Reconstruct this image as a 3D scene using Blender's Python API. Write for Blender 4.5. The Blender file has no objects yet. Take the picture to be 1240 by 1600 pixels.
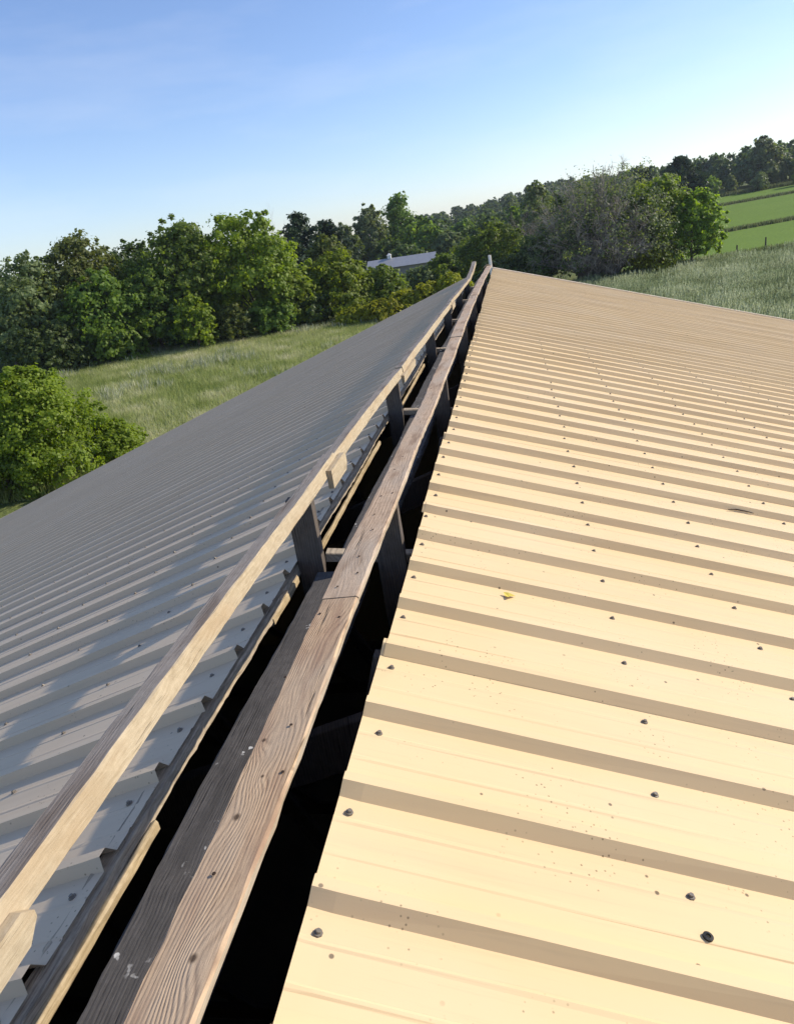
import bpy, math, random
import numpy as np
from mathutils import Matrix, Vector

sc = bpy.context.scene
R = math.radians
# ---------------------------------------------------------------- camera
H = 8.0                                   # ridge height above the ground
cam_d = bpy.data.cameras.new('camera'); cam = bpy.data.objects.new('camera', cam_d)
sc.collection.objects.link(cam); sc.camera = cam
right = Vector((0.98004794, 0.13940952, -0.14167222))
up = Vector((0.08069668, 0.37230518, 0.92459553))
fwd = Vector((-0.18164273, 0.91758043, -0.35362704))
m = Matrix((right, up, -fwd)).transposed().to_4x4()
m.translation = Vector((0.36985, 0.0, 0.89665 + H))
cam.matrix_world = m
cam_d.sensor_fit = 'VERTICAL'; cam_d.sensor_height = 24.0
cam_d.lens = 24.0 * 1136.25 / 1600.0
cam_d.clip_start = 0.02; cam_d.clip_end = 9000
# ---------------------------------------------------------------- sky and sun
S_DIR = Vector((1.68, 0.70, 1.0)).normalized()
EL = math.asin(S_DIR.z); AZ = math.atan2(S_DIR.x, S_DIR.y)
w = bpy.data.worlds.new('World'); sc.world = w; w.use_nodes = True
wn = w.node_tree; wn.nodes.clear()
sky = wn.nodes.new('ShaderNodeTexSky'); sky.sky_type = 'NISHITA'; sky.sun_disc = False
sky.sun_elevation = EL; sky.sun_rotation = AZ
sky.altitude = 300; sky.air_density = 1.0; sky.dust_density = 0.4; sky.ozone_density = 2.0
bg = wn.nodes.new('ShaderNodeBackground'); bg.inputs[1].default_value = 0.14
wo = wn.nodes.new('ShaderNodeOutputWorld')
tint = wn.nodes.new('ShaderNodeMix'); tint.data_type = 'RGBA'; tint.blend_type = 'MULTIPLY'; tint.inputs[0].default_value = 1.0
tint.inputs[7].default_value = (0.94, 0.965, 1.15, 1)
wn.links.new(sky.outputs[0], tint.inputs[6])
# thin cirrus: faint stretched wisps all round the sky
tc = wn.nodes.new('ShaderNodeTexCoord'); mp = wn.nodes.new('ShaderNodeMapping'); mp.inputs['Scale'].default_value = (2.2, 1.6, 11.0); mp.inputs['Rotation'].default_value = (0, R(6), R(25))
cn = wn.nodes.new('ShaderNodeTexNoise'); cn.inputs['Scale'].default_value = 1.3; cn.inputs['Detail'].default_value = 6; cn.inputs['Roughness'].default_value = .55
cr0 = wn.nodes.new('ShaderNodeValToRGB'); cr0.color_ramp.elements[0].position = .46; cr0.color_ramp.elements[0].color = (0, 0, 0, 1); cr0.color_ramp.elements[1].position = .78; cr0.color_ramp.elements[1].color = (.20, .20, .20, 1)
cm = wn.nodes.new('ShaderNodeMix'); cm.data_type = 'RGBA'
wn.links.new(tc.outputs['Generated'], mp.inputs[0]); wn.links.new(mp.outputs[0], cn.inputs['Vector']); wn.links.new(cn.outputs[0], cr0.inputs[0])
wn.links.new(cr0.outputs[0], cm.inputs[0]); wn.links.new(tint.outputs[2], cm.inputs[6]); cm.inputs[7].default_value = (6.2, 6.4, 6.9, 1)
wn.links.new(cm.outputs[2], bg.inputs[0]); wn.links.new(bg.outputs[0], wo.inputs[0])
sd = bpy.data.lights.new('sun', 'SUN'); sun = bpy.data.objects.new('sun', sd); sc.collection.objects.link(sun)
sd.energy = 4.5; sd.angle = R(0.53); sd.color = (1.0, 0.91, 0.77)
sun.rotation_euler = S_DIR.to_track_quat('Z', 'Y').to_euler(); sun.location = (30, 30, 60)
sc.view_settings.view_transform = 'Standard'; sc.view_settings.look = 'None'
sc.view_settings.exposure = 0.26; sc.view_settings.gamma = 1.0
sc.cycles.use_denoising = True
sc.cycles.max_bounces = 6; sc.cycles.diffuse_bounces = 3; sc.cycles.transmission_bounces = 3
sc.cycles.transparent_max_bounces = 4

COL = sc.collection
# ---------------------------------------------------------------- helpers
def tag(o, label=None, cat=None, group=None, kind=None):
    if label: o['label'] = label
    if cat: o['category'] = cat
    if group: o['group'] = group
    if kind: o['kind'] = kind
    return o

def empty(name, loc):
    o = bpy.data.objects.new(name, None); COL.objects.link(o); o.location = loc
    o.empty_display_size = 0.3
    return o

def link(o, parent=None):
    COL.objects.link(o)
    if parent is not None:
        o.parent = parent
        off = Vector((0, 0, 0)); p = parent
        while p is not None:
            off += p.location; p = p.parent
        o.matrix_parent_inverse = Matrix.Translation(-off)
    return o

def mesh(name, verts, faces, mat, parent=None, smooth=False):
    me = bpy.data.meshes.new(name); me.from_pydata([tuple(v) for v in verts], [], faces)
    if smooth: me.polygons.foreach_set('use_smooth', [True] * len(me.polygons))
    me.materials.append(mat); me.update()
    return link(bpy.data.objects.new(name, me), parent)

def poly_mesh(name, V, n, mat, parent=None, tint=None, smooth=False):
    """V: (N, n, 3) soup of separate n-gons."""
    V = np.asarray(V, np.float32); N = V.shape[0]
    me = bpy.data.meshes.new(name)
    me.vertices.add(N * n); me.vertices.foreach_set('co', V.reshape(-1))
    me.loops.add(N * n); me.loops.foreach_set('vertex_index', np.arange(N * n, dtype=np.int32))
    me.polygons.add(N); me.polygons.foreach_set('loop_start', np.arange(0, N * n, n, dtype=np.int32))
    me.polygons.foreach_set('loop_total', np.full(N, n, np.int32))
    if tint is not None:
        a = me.attributes.new('tint', 'FLOAT', 'POINT')
        a.data.foreach_set('value', np.repeat(np.asarray(tint, np.float32), n))
    me.materials.append(mat); me.update(calc_edges=True)
    return link(bpy.data.objects.new(name, me), parent)

def box_vf(x0, x1, y0, y1, z0, z1):
    v = [(x0,y0,z0),(x1,y0,z0),(x1,y1,z0),(x0,y1,z0),(x0,y0,z1),(x1,y0,z1),(x1,y1,z1),(x0,y1,z1)]
    f = [(0,3,2,1),(4,5,6,7),(0,1,5,4),(1,2,6,5),(2,3,7,6),(3,0,4,7)]
    return v, f

def box(name, mat, parent, *a):
    v, f = box_vf(*a); return mesh(name, v, f, mat, parent)

def board(name, mat, parent, path, wd, th, seed=0, wob=0.0015, bev=0.004, seg=0.12, twist=0.0, roll=0.0, top=None, topk=(0, 1, 7)):
    """rough timber swept along path: list of (x,y,z) of the centre of the TOP face; wd across, th down."""
    rg = random.Random(seed)
    P = [Vector(p[:3]) for p in path]; W = [p[3] if len(p) > 3 else wd for p in path]
    pts, wds = [], []
    for a, b, wa, wb in zip(P[:-1], P[1:], W[:-1], W[1:]):
        n = max(1, int((b - a).length / seg))
        for i in range(n): pts.append(a.lerp(b, i / n)); wds.append(wa + (wb - wa) * i / n)
    pts.append(P[-1]); wds.append(W[-1])
    def profile(wd): return [(-wd/2+bev,0),(wd/2-bev,0),(wd/2,-bev),(wd/2,-th+bev),(wd/2-bev,-th),(-wd/2+bev,-th),(-wd/2,-th+bev),(-wd/2,-bev)]
    prof = profile(wd)
    V, F = [], []; K = len(prof)
    ph = [rg.uniform(0, 6.28) for _ in range(6)]
    L = 0.0
    for i, p in enumerate(pts):
        t = (pts[min(i+1, len(pts)-1)] - pts[max(i-1, 0)]).normalized()
        if i: L += (p - pts[i-1]).length
        sx = t.cross(Vector((0, 0, 1))); sx = sx.normalized() if sx.length > 1e-4 else Vector((1, 0, 0))
        uz = sx.cross(t).normalized()
        a = roll + twist * math.sin(L * 0.9 + ph[0])
        s2 = sx * math.cos(a) + uz * math.sin(a); u2 = uz * math.cos(a) - sx * math.sin(a)
        for (q, r) in profile(wds[i]):
            V.append(p + s2 * (q + rg.gauss(0, wob) + wob * 2 * math.sin(L * 5 + ph[1])) + u2 * (r + rg.gauss(0, wob * .5) + wob * 1.5 * math.sin(L * 3.1 + ph[2])))
    for i in range(len(pts) - 1):
        for k in range(K):
            F.append((i*K+k, i*K+(k+1) % K, (i+1)*K+(k+1) % K, (i+1)*K+k))
    F.append(tuple(range(K-1, -1, -1))); F.append(tuple((len(pts)-1)*K + k for k in range(K)))
    o = mesh(name, V, F, mat, parent)
    if top is not None:
        o.data.materials.append(top)
        for i, pl in enumerate(o.data.polygons):
            if i < (len(pts) - 1) * K and i % K in topk: pl.material_index = 1
    return o

def tube_soup(paths, sides=5):
    """list of (points, radii) -> verts, faces of tapered tubes (one mesh)."""
    V, F = [], []
    for pts, rad in paths:
        base = len(V); n = len(pts)
        for i, p in enumerate(pts):
            a = pts[max(i-1, 0)]; b = pts[min(i+1, n-1)]
            t = (Vector(b) - Vector(a)).normalized()
            s = t.cross(Vector((0.3, 0.9, 0.1))); s = s.normalized() if s.length > 1e-3 else Vector((1, 0, 0))
            q = t.cross(s)
            for k in range(sides):
                an = 2*math.pi*k/sides
                V.append(Vector(p) + (s*math.cos(an) + q*math.sin(an)) * rad[i])
        for i in range(n-1):
            for k in range(sides):
                F.append((base+i*sides+k, base+i*sides+(k+1) % sides, base+(i+1)*sides+(k+1) % sides, base+(i+1)*sides+k))
    return V, F

# ---------------------------------------------------------------- materials
class NT:
    def __init__(s, name):
        s.m = bpy.data.materials.new(name); s.m.use_nodes = True; s.t = s.m.node_tree; s.t.nodes.clear()
        s.out = s.n('ShaderNodeOutputMaterial')
    def n(s, ty, **kw):
        x = s.t.nodes.new(ty)
        for k, v in kw.items(): setattr(x, k, v)
        return x
    def l(s, a, b): s.t.links.new(a, b)
    def put(s, sock, v):
        if isinstance(v, bpy.types.NodeSocket): s.l(v, sock)
        elif v is not None: sock.default_value = v
    def math(s, op, a, b=None, c=None, clamp=False):
        x = s.n('ShaderNodeMath', operation=op, use_clamp=clamp)
        s.put(x.inputs[0], a)
        if b is not None: s.put(x.inputs[1], b)
        if c is not None: s.put(x.inputs[2], c)
        return x.outputs[0]
    def comb(s, x, y, z):
        c = s.n('ShaderNodeCombineXYZ')
        for i, v in enumerate((x, y, z)): s.put(c.inputs[i], v)
        return c.outputs[0]
    def noise(s, vec, scale, detail=3, rough=.55, dist=0.0):
        x = s.n('ShaderNodeTexNoise'); s.put(x.inputs['Vector'], vec)
        x.inputs['Scale'].default_value = scale; x.inputs['Detail'].default_value = detail
        x.inputs['Roughness'].default_value = rough; x.inputs['Distortion'].default_value = dist
        return x.outputs[0]
    def voro(s, vec, scale, feature='F1'):
        x = s.n('ShaderNodeTexVoronoi', feature=feature); s.put(x.inputs['Vector'], vec); x.inputs['Scale'].default_value = scale
        return x.outputs[0]
    def ramp(s, fac, stops):
        x = s.n('ShaderNodeValToRGB'); s.put(x.inputs[0], fac); e = x.color_ramp.elements
        while len(e) > 1: e.remove(e[-1])
        for i, (p, c) in enumerate(stops):
            el = e[0] if i == 0 else e.new(p)
            el.position = p; el.color = (c, c, c, 1) if isinstance(c, (int, float)) else (*c, 1)
        return x.outputs[0]
    def mix(s, fac, a, b, mode='MIX'):
        x = s.n('ShaderNodeMix', data_type='RGBA', blend_type=mode)
        s.put(x.inputs[0], fac)
        for i, v in ((6, a), (7, b)):
            if isinstance(v, tuple): v = (*v, 1) if len(v) == 3 else v
            s.put(x.inputs[i], v)
        return x.outputs[2]
    def bsdf(s, color, rough=.6, spec=.4, metal=0.0, bump=None, bstr=.3, bdist=.01):
        p = s.n('ShaderNodeBsdfPrincipled')
        if isinstance(color, tuple): color = (*color, 1)
        s.put(p.inputs['Base Color'], color); s.put(p.inputs['Roughness'], rough)
        p.inputs['Specular IOR Level'].default_value = spec; p.inputs['Metallic'].default_value = metal
        if bump is not None:
            b = s.n('ShaderNodeBump'); b.inputs['Strength'].default_value = bstr; b.inputs['Distance'].default_value = bdist
            s.l(bump, b.inputs['Height']); s.l(b.outputs[0], p.inputs['Normal'])
        return p.outputs[0]
    def done(s, sh): s.l(sh, s.out.inputs[0]); return s.m
    def obj(s): return s.n('ShaderNodeTexCoord').outputs['Object']
    def rnd(s): return s.n('ShaderNodeObjectInfo').outputs['Random']

def paint_mat(name, ca, cb, cs, cd, ch):
    t = NT(name); o = t.obj(); rnd = t.rnd()
    off = t.n('ShaderNodeVectorMath', operation='ADD'); t.l(o, off.inputs[0])
    t.l(t.comb(t.math('MULTIPLY', rnd, 37.0), t.math('MULTIPLY', rnd, 91.0), 0.0), off.inputs[1]); v = off.outputs[0]
    st = t.n('ShaderNodeVectorMath', operation='MULTIPLY'); t.l(v, st.inputs[0]); st.inputs[1].default_value = (0.6, 14.0, 1.0)
    streak = t.noise(st.outputs[0], 1.6, 3)
    big = t.noise(v, 1.3, 3)
    c = t.mix(big, ca, cb)
    c = t.mix(t.ramp(streak, [(0.52, 0.0), (0.75, 0.35)]), c, cs)
    vs = t.voro(v, 70.0); msk = t.noise(v, 5.0, 2)
    spk = t.math('MULTIPLY', t.ramp(vs, [(0.09, 1.0), (0.17, 0.0)]), t.ramp(msk, [(0.50, 0.0), (0.62, 1.0)]))
    c = t.mix(t.math('MULTIPLY', spk, .75), c, (0.16, 0.10, 0.05))
    vs2 = t.voro(v, 14.0); spk2 = t.math('MULTIPLY', t.ramp(vs2, [(0.042, 1.0), (0.066, 0.0)]), t.ramp(t.noise(v, 2.0, 1), [(0.42, 0.0), (0.50, 1.0)]))
    c = t.mix(t.math('MULTIPLY', spk2, .85), c, (0.09, 0.06, 0.035))
    st2 = t.n('ShaderNodeVectorMath', operation='MULTIPLY'); t.l(v, st2.inputs[0]); st2.inputs[1].default_value = (2.0, 60.0, 1.0)
    fs = t.noise(st2.outputs[0], 1.2, 4, .7); c = t.mix(t.ramp(fs, [(.55, 0.0), (.78, .30)]), c, cd)
    cl = t.noise(v, .8, 5, .6); c = t.mix(t.ramp(cl, [(.45, 0.0), (.75, .16)]), c, ch)
    wav = t.noise(v, 3.0, 2)
    rough = t.math('ADD', t.math('MULTIPLY', t.noise(v, 9.0, 3), .2), .40)
    return t.done(t.bsdf(c, rough, .22, 0, wav, .05, .02))

def wood_mat(name, light, dark, fr=70.0, knots=(), grey=0.0, greyc=(.25, .24, .22), drop=0.0, crack=0.5, stain=None, rough=.8, upright=False, ringw=.17):
    t = NT(name); o = t.obj(); s = t.n('ShaderNodeSeparateXYZ'); t.l(o, s.inputs[0])
    X, Y, Z = s.outputs
    if upright: X, Y, Z = t.math('ADD', X, t.math('MULTIPLY', Y, .3)), Z, X
    across = X if upright else t.math('ADD', X, t.math('MULTIPLY', Z, .8))
    lowv = t.comb(t.math('MULTIPLY', across, 7.0), t.math('MULTIPLY', Y, .9), Z)
    low = t.noise(lowv, 1.5, 2)
    F = t.math('ADD', t.math('MULTIPLY', across, fr*7.5), t.math('MULTIPLY', low, fr*.34))
    core = None
    for (kx, ky, r, amp) in knots:
        dx = t.math('DIVIDE', t.math('SUBTRACT', X, kx), r); dy = t.math('DIVIDE', t.math('SUBTRACT', Y, ky), r * 2.6)
        d2 = t.math('ADD', t.math('MULTIPLY', dx, dx), t.math('MULTIPLY', dy, dy))
        e = t.math('EXPONENT', t.math('MULTIPLY', d2, -.35))
        F = t.math('ADD', F, t.math('MULTIPLY', e, amp*2.6))
        dy2 = t.math('DIVIDE', t.math('SUBTRACT', Y, ky), r * .55); dx2 = t.math('DIVIDE', t.math('SUBTRACT', X, kx), r * .42)
        k = t.math('EXPONENT', t.math('MULTIPLY', t.math('ADD', t.math('MULTIPLY', dx2, dx2), t.math('MULTIPLY', dy2, dy2)), -1.0))
        if r < .02: core = k if core is None else t.math('MAXIMUM', core, k)
    ring = t.math('POWER', t.math('ADD', t.math('MULTIPLY', t.math('SINE', F), .5), .5), .55)
    fine = t.noise(t.comb(t.math('MULTIPLY', across, 160.0), t.math('MULTIPLY', Y, 9.0), Z), 2.0, 5, .7)
    blot = t.noise(t.comb(t.math('MULTIPLY', across, 6.0), t.math('MULTIPLY', Y, 2.0), Z), 1.6, 4)
    ring = t.math('ADD', t.math('MULTIPLY', t.math('SUBTRACT', ring, .62), t.ramp(t.noise(t.comb(t.math('MULTIPLY', across, 22.0), t.math('MULTIPLY', Y, 3.5), Z), 1.3, 3), [(.36, .15), (.66, 1.25)])), .62)
    g = t.math('ADD', t.math('ADD', t.math('MULTIPLY', ring, ringw), t.math('MULTIPLY', fine, .58)), t.math('MULTIPLY', t.noise(o, 38.0, 5, .7), .42-ringw))
    c = t.mix(t.ramp(g, [(.33, 0.0), (.64, 1.0)]), dark, light)
    c = t.mix(t.math('MULTIPLY', t.ramp(blot, [(.40, 0.0), (.68, 1.0)]), max(grey, .05)), c, greyc)
    if stain:
        st = t.noise(t.comb(t.math('MULTIPLY', across, 14.0), t.math('MULTIPLY', Y, 3.0), Z), 1.1, 3)
        c = t.mix(t.ramp(st, [(.50, 0.0), (.66, .65)]), c, stain)
    if core is not None:
        c = t.mix(t.ramp(core, [(.25, 0.0), (.8, .9)]), c, tuple(v * .30 for v in dark))
    cr = t.noise(t.comb(t.math('MULTIPLY', across, 60.0), t.math('MULTIPLY', Y, 1.9), Z), 1.8, 3, .6)
    crk = t.ramp(cr, [(.30, 1.0), (.36, 0.0)])
    c = t.mix(t.math('MULTIPLY', crk, crack), c, (.022, .018, .014))
    if drop:
        wv = t.n('ShaderNodeVectorMath', operation='ADD'); t.l(o, wv.inputs[0]); nn = t.n('ShaderNodeTexNoise'); nn.inputs['Scale'].default_value = 60.0; t.l(o, nn.inputs['Vector'])
        sv_ = t.n('ShaderNodeVectorMath', operation='SCALE'); t.l(nn.outputs[1], sv_.inputs[0]); sv_.inputs[3].default_value = .03; t.l(sv_.outputs[0], wv.inputs[1])
        vd = t.voro(wv.outputs[0], 52.0); md = t.noise(o, 7.0, 2)
        dm = t.math('MULTIPLY', t.ramp(vd, [(.20, 1.0), (.30, 0.0)]), t.ramp(md, [(.57, 0.0), (.62, 1.0)]))
        c = t.mix(t.math('MULTIPLY', dm, drop), c, (.62, .6, .55))
    h = t.math('SUBTRACT', g, t.math('MULTIPLY', crk, 1.2))
    return t.done(t.bsdf(c, rough, .25, 0, h, .6, .0035))

def flat_mat(name, c1, c2, scale=4.0, rough=.7, spec=.3, metal=0.0, bstr=.2):
    t = NT(name); n = t.noise(t.obj(), scale, 4)
    return t.done(t.bsdf(t.mix(n, c1, c2), rough, spec, metal, n, bstr, .02))

def leaf_mat(name, c_dark, c_light, tr=.35, trc=None, rough=.55):
    t = NT(name)
    a = t.n('ShaderNodeAttribute', attribute_name='tint').outputs['Fac']
    big = t.noise(t.obj(), .55, 2)
    f = t.math('ADD', t.math('MULTIPLY', a, .65), t.math('MULTIPLY', big, .5))
    c = t.mix(t.ramp(f, [(.2, 0.0), (.85, 1.0)]), c_dark, c_light)
    hv = t.n('ShaderNodeHueSaturation'); t.l(c, hv.inputs['Color'])
    t.l(t.math('ADD', t.math('MULTIPLY', t.rnd(), .30), .86), hv.inputs['Value'])
    t.l(t.math('ADD', t.math('MULTIPLY', t.rnd(), .022), .489), hv.inputs['Hue']); c = hv.outputs[0]
    p = t.bsdf(c, rough, .35)
    tl = t.n('ShaderNodeBsdfTranslucent'); t.l(t.mix(1.0, c, trc or (1.5, 1.5, .6), 'MULTIPLY'), tl.inputs[0])
    ms = t.n('ShaderNodeMixShader'); ms.inputs[0].default_value = tr
    t.l(p, ms.inputs[1]); t.l(tl.outputs[0], ms.inputs[2])
    return t.done(ms.outputs[0])

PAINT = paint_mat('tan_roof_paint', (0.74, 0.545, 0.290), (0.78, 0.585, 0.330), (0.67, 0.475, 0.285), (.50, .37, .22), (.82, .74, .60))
PAINT_L = paint_mat('left_grey_tan_roof_paint', (0.63, 0.49, 0.330), (0.68, 0.54, 0.375), (0.55, 0.42, 0.28), (.46, .36, .25), (.74, .66, .55))  # left slope: slightly darker, less saturated tan than the right slope
KN = [(-0.120, 0.984, .011, 8), (-0.093, 0.893, .008, 5), (-0.106, 0.806, .015, -7), (-0.079, 0.577, .014, 8), (-0.100, 1.14, .032, 13), (-.092, 1.33, .026, 10)]
KC = KN[:4]
M_PLANK = wood_mat('brown_plank_wood', (.60, .42, .255), (.235, .145, .085), 120, KN, .5, (.40, .33, .25), 0.0, .75, (.29, .175, .11), ringw=.27)
M_PLANK2 = wood_mat('worn_plank_wood', (.60, .44, .295), (.27, .175, .11), 80, [(-.1, 2.45, .012, -9), (-.08, 1.75, .03, 10), (-.1, 3.2, .013, 8)], .7, (.46, .38, .29), 0.0, .65, (.22, .135, .08))
M_GREY = wood_mat('weathered_grey_wood', (.125, .112, .10), (.03, .027, .024), 130, [], .5, (.08, .075, .07), .9, .9, (.05, .045, .04), .9)
M_RAIL = wood_mat('pale_rail_wood', (.52, .425, .285), (.31, .235, .14), 85, [], .3, (.50, .42, .30), 0.0, .15, (.40, .29, .17), ringw=.05)
M_RAILTOP = wood_mat('weathered_rail_top', (.36, .31, .26), (.15, .12, .095), 90, [], .5, (.26, .24, .21), 0.0, .7, (.13, .09, .06))
M_EDGE = wood_mat('pale_edge_wood', (.38, .31, .225), (.21, .16, .105), 85, [], .4, (.46, .42, .35), 0.0, .3)
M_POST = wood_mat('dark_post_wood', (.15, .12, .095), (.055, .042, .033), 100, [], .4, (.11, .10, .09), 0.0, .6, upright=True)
M_PURLIN = wood_mat('purlin_wood', (.56, .45, .31), (.20, .155, .105), 60, [], .5, (.40, .34, .26), 0.0, .5)
M_STRIP = wood_mat('strip_wood', (.56, .44, .27), (.28, .20, .10), 90, [], .4, (.34, .27, .16), 0.0, .2, (.24, .17, .08), ringw=.05)
M_DARKIN = flat_mat('barn_inside_dark', (.035, .03, .026), (.06, .05, .045), 3.0, .9, .1)
M_STEEL = flat_mat('screw_steel', (.13, .11, .085), (.26, .23, .19), 60.0, .5, .4, .2, .1)
M_RUBBER = flat_mat('washer_rubber', (.012, .012, .013), (.03, .03, .03), 90.0, .7, .3)
M_NAIL = flat_mat('rusty_nail', (.02, .014, .010), (.07, .04, .025), 120.0, .8, .2)
M_TRIM = flat_mat('cream_trim_paint', (.80, .77, .70), (.84, .81, .75), 5.0, .45, .4, 0, .05)
M_CREAM = flat_mat('cream_rake_paint', (.78, .66, .48), (.82, .70, .52), 5.0, .45, .3, 0, .05)
M_SIDING = flat_mat('barn_siding', (.55, .45, .30), (.62, .5, .34), 2.0, .6, .3)
M_CONC = flat_mat('concrete_floor', (.16, .15, .14), (.24, .23, .21), 1.2, .9, .2)

# ---------------------------------------------------------------- terrain
def S3(t):
    t = np.clip(t, 0, 1); return t*t*(3-2*t)
def T(x, y):
    x = np.asarray(x, float); y = np.asarray(y, float)
    return 7*S3((.45*x+.9*y-130)/220)*S3((x+40)/80) + 12*np.exp(-((x-40)/260)**2-((y-720)/190)**2)

def ground_mat():
    t = NT('rough_grass_ground'); o = t.obj()
    a = t.noise(o, .05, 4); b = t.noise(o, .5, 4); c3 = t.noise(o, 5.0, 3)
    c = t.mix(a, (.13, .165, .045), (.19, .21, .07))
    c = t.mix(t.ramp(b, [(.45, 0.0), (.7, .7)]), c, (.20, .19, .085))
    c = t.mix(t.ramp(c3, [(.35, .7), (.55, 0.0)]), c, (.08, .105, .03))
    return t.done(t.bsdf(c, .95, .1, 0, c3, .8, .15))
M_GROUND = ground_mat()

def grid_patch(name, corners, nu, nv, dz, mat):
    (a, b, c, d) = [np.array(p, float) for p in corners]     # near-left, near-right, far-right, far-left
    V, F = [], []
    for j in range(nv+1):
        for i in range(nu+1):
            u, v = i/nu, j/nv
            p = (a*(1-u)+b*u)*(1-v) + (d*(1-u)+c*u)*v
            V.append((p[0], p[1], float(T(p[0], p[1])) + dz))
    for j in range(nv):
        for i in range(nu):
            k = j*(nu+1)+i; F.append((k, k+1, k+nu+2, k+nu+1))
    return mesh(name, V, F, mat)

xs = np.concatenate([np.linspace(-1500, -260, 14), np.linspace(-240, 400, 65), np.linspace(430, 1500, 14)])
ys = np.concatenate([np.linspace(-600, -60, 10), np.linspace(-40, 1000, 90), np.linspace(1060, 1900, 14)])
gx, gy = np.meshgrid(xs, ys); gz = T(gx, gy)
GV = np.stack([gx, gy, gz], -1).reshape(-1, 3); nx = len(xs)
GF = [(j*nx+i, j*nx+i+1, (j+1)*nx+i+1, (j+1)*nx+i) for j in range(len(ys)-1) for i in range(nx-1)]
g = mesh('ground', GV.tolist(), GF, M_GROUND, smooth=True); tag(g, kind='structure')

def hay_mat(name, c1, c2):
    t = NT(name); o = t.obj(); a = t.noise(o, .09, 3); b = t.noise(o, 2.5, 4)
    c = t.mix(a, c1, c2); c = t.mix(t.ramp(b, [(.4, .5), (.6, 0.0)]), c, tuple(v*.6 for v in c1))
    return t.done(t.bsdf(c, .95, .1, 0, b, .7, .1))
M_HAY = hay_mat('mown_hay_green', (.135, .225, .024), (.185, .270, .038))
F1 = grid_patch('hay_field', [(15, 101.5), (110, 131), (115, 182), (18, 146)], 30, 16, .03, M_HAY)
F2 = grid_patch('hay_field', [(19, 150), (117, 186), (135, 240), (30, 225)], 30, 20, .03, M_HAY)
F3 = grid_patch('hay_field', [(33, 230), (137, 245), (150, 268), (50, 268)], 30, 16, .03, M_HAY)
for o_ in (F1, F2, F3): tag(o_, kind='structure')

# ---------------------------------------------------------------- the barn under the camera
ZH = H
tR, tL, Y0, SP = 0.3012, 0.3321, 0.7839, 0.2286
YA, YB = -4.6, 14.90                          # near and far gable
XL, ZL = -0.445, -0.072                       # top edge of the left roof
SLOPE = 14.0
barn = empty('barn', (-0.22, 5.0, 0.0))
tag(barn, 'tan metal barn roof with an open timber ridge vent, filling the foreground', 'barn')

def rib_profile(near=.018, far=.018):
    pr = []
    hr, b, tp = .025, .0285, .0105
    for k in range(5):
        c = k*SP
        pr += [(c-tp-near, 0), (c-tp, hr), (c+tp, hr), (c+tp+far, 0)]
        if k < 4:
            for q in (SP*.345, SP*.655):
                pr += [(c+q-.007, 0), (c+q-.0025, .0011), (c+q+.0025, .0011), (c+q+.007, 0)]
    return pr
PR = rib_profile(.018, .009); PR_L = rib_profile(.009, .018)
def panel_mesh(name, seed, pm=None):
    rg = random.Random(seed); V, F = [], []; prf = PR_L if pm else PR; n = len(prf)
    us = [0, .04, .35, .8, 1.5, 2.5, 4, 6, 8, 10, 12, SLOPE]
    for j, u in enumerate(us):
        for (y, h) in prf:
            V.append((u, y + rg.gauss(0, .0006), h + (rg.gauss(0, .0004) if h < .01 else rg.gauss(0, .0004))))
    for j in range(len(us)-1):
        for i in range(n-1): F.append((j*n+i, (j+1)*n+i, (j+1)*n+i+1, j*n+i+1))
    me = bpy.data.meshes.new(name); me.from_pydata(V, [], F); me.materials.append(pm or PAINT); me.update(); return me
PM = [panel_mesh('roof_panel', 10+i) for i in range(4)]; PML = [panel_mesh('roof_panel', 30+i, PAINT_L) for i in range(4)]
rg = random.Random(4)
def rot_R():
    return Matrix(((math.cos(tR), 0, math.sin(tR)), (0, 1, 0), (-math.sin(tR), 0, math.cos(tR)))).to_4x4()
def rot_L():
    # local x runs down the left slope, local y stays +Y, normal up
    return Matrix(((-math.cos(tL), 0, -math.sin(tL)), (0, 1, 0), (-math.sin(tL), 0, math.cos(tL)))).to_4x4()
PANELS = []
def place_panels(side):
    y = (Y0 + .0105 if side == 'R' else 4*SP)      # a rib centre
    k0 = -6
    for k in range(k0, 40):
        ys_ = y + k*4*SP - (SP if side == 'R' else 2*SP)
        if ys_ + 4*SP > YB + .5 or ys_ < YA - .5: continue
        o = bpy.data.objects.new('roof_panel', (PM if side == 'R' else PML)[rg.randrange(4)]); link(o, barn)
        off = rg.uniform(-.007, .007); lift = .0013*(k % 2)
        Mx = rot_R() if side == 'R' else rot_L()
        base = Vector((0, 0, ZH)) if side == 'R' else Vector((XL, 0, ZL + ZH))
        p = base + Mx.to_3x3() @ Vector((off, 0, lift - .025)); p.y = ys_
        Mx.translation = p
        o.matrix_basis = Mx; PANELS.append(o)
        last = ys_ + 4*SP
    return last
ENDR = place_panels('R'); ENDL = place_panels('L')

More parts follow.
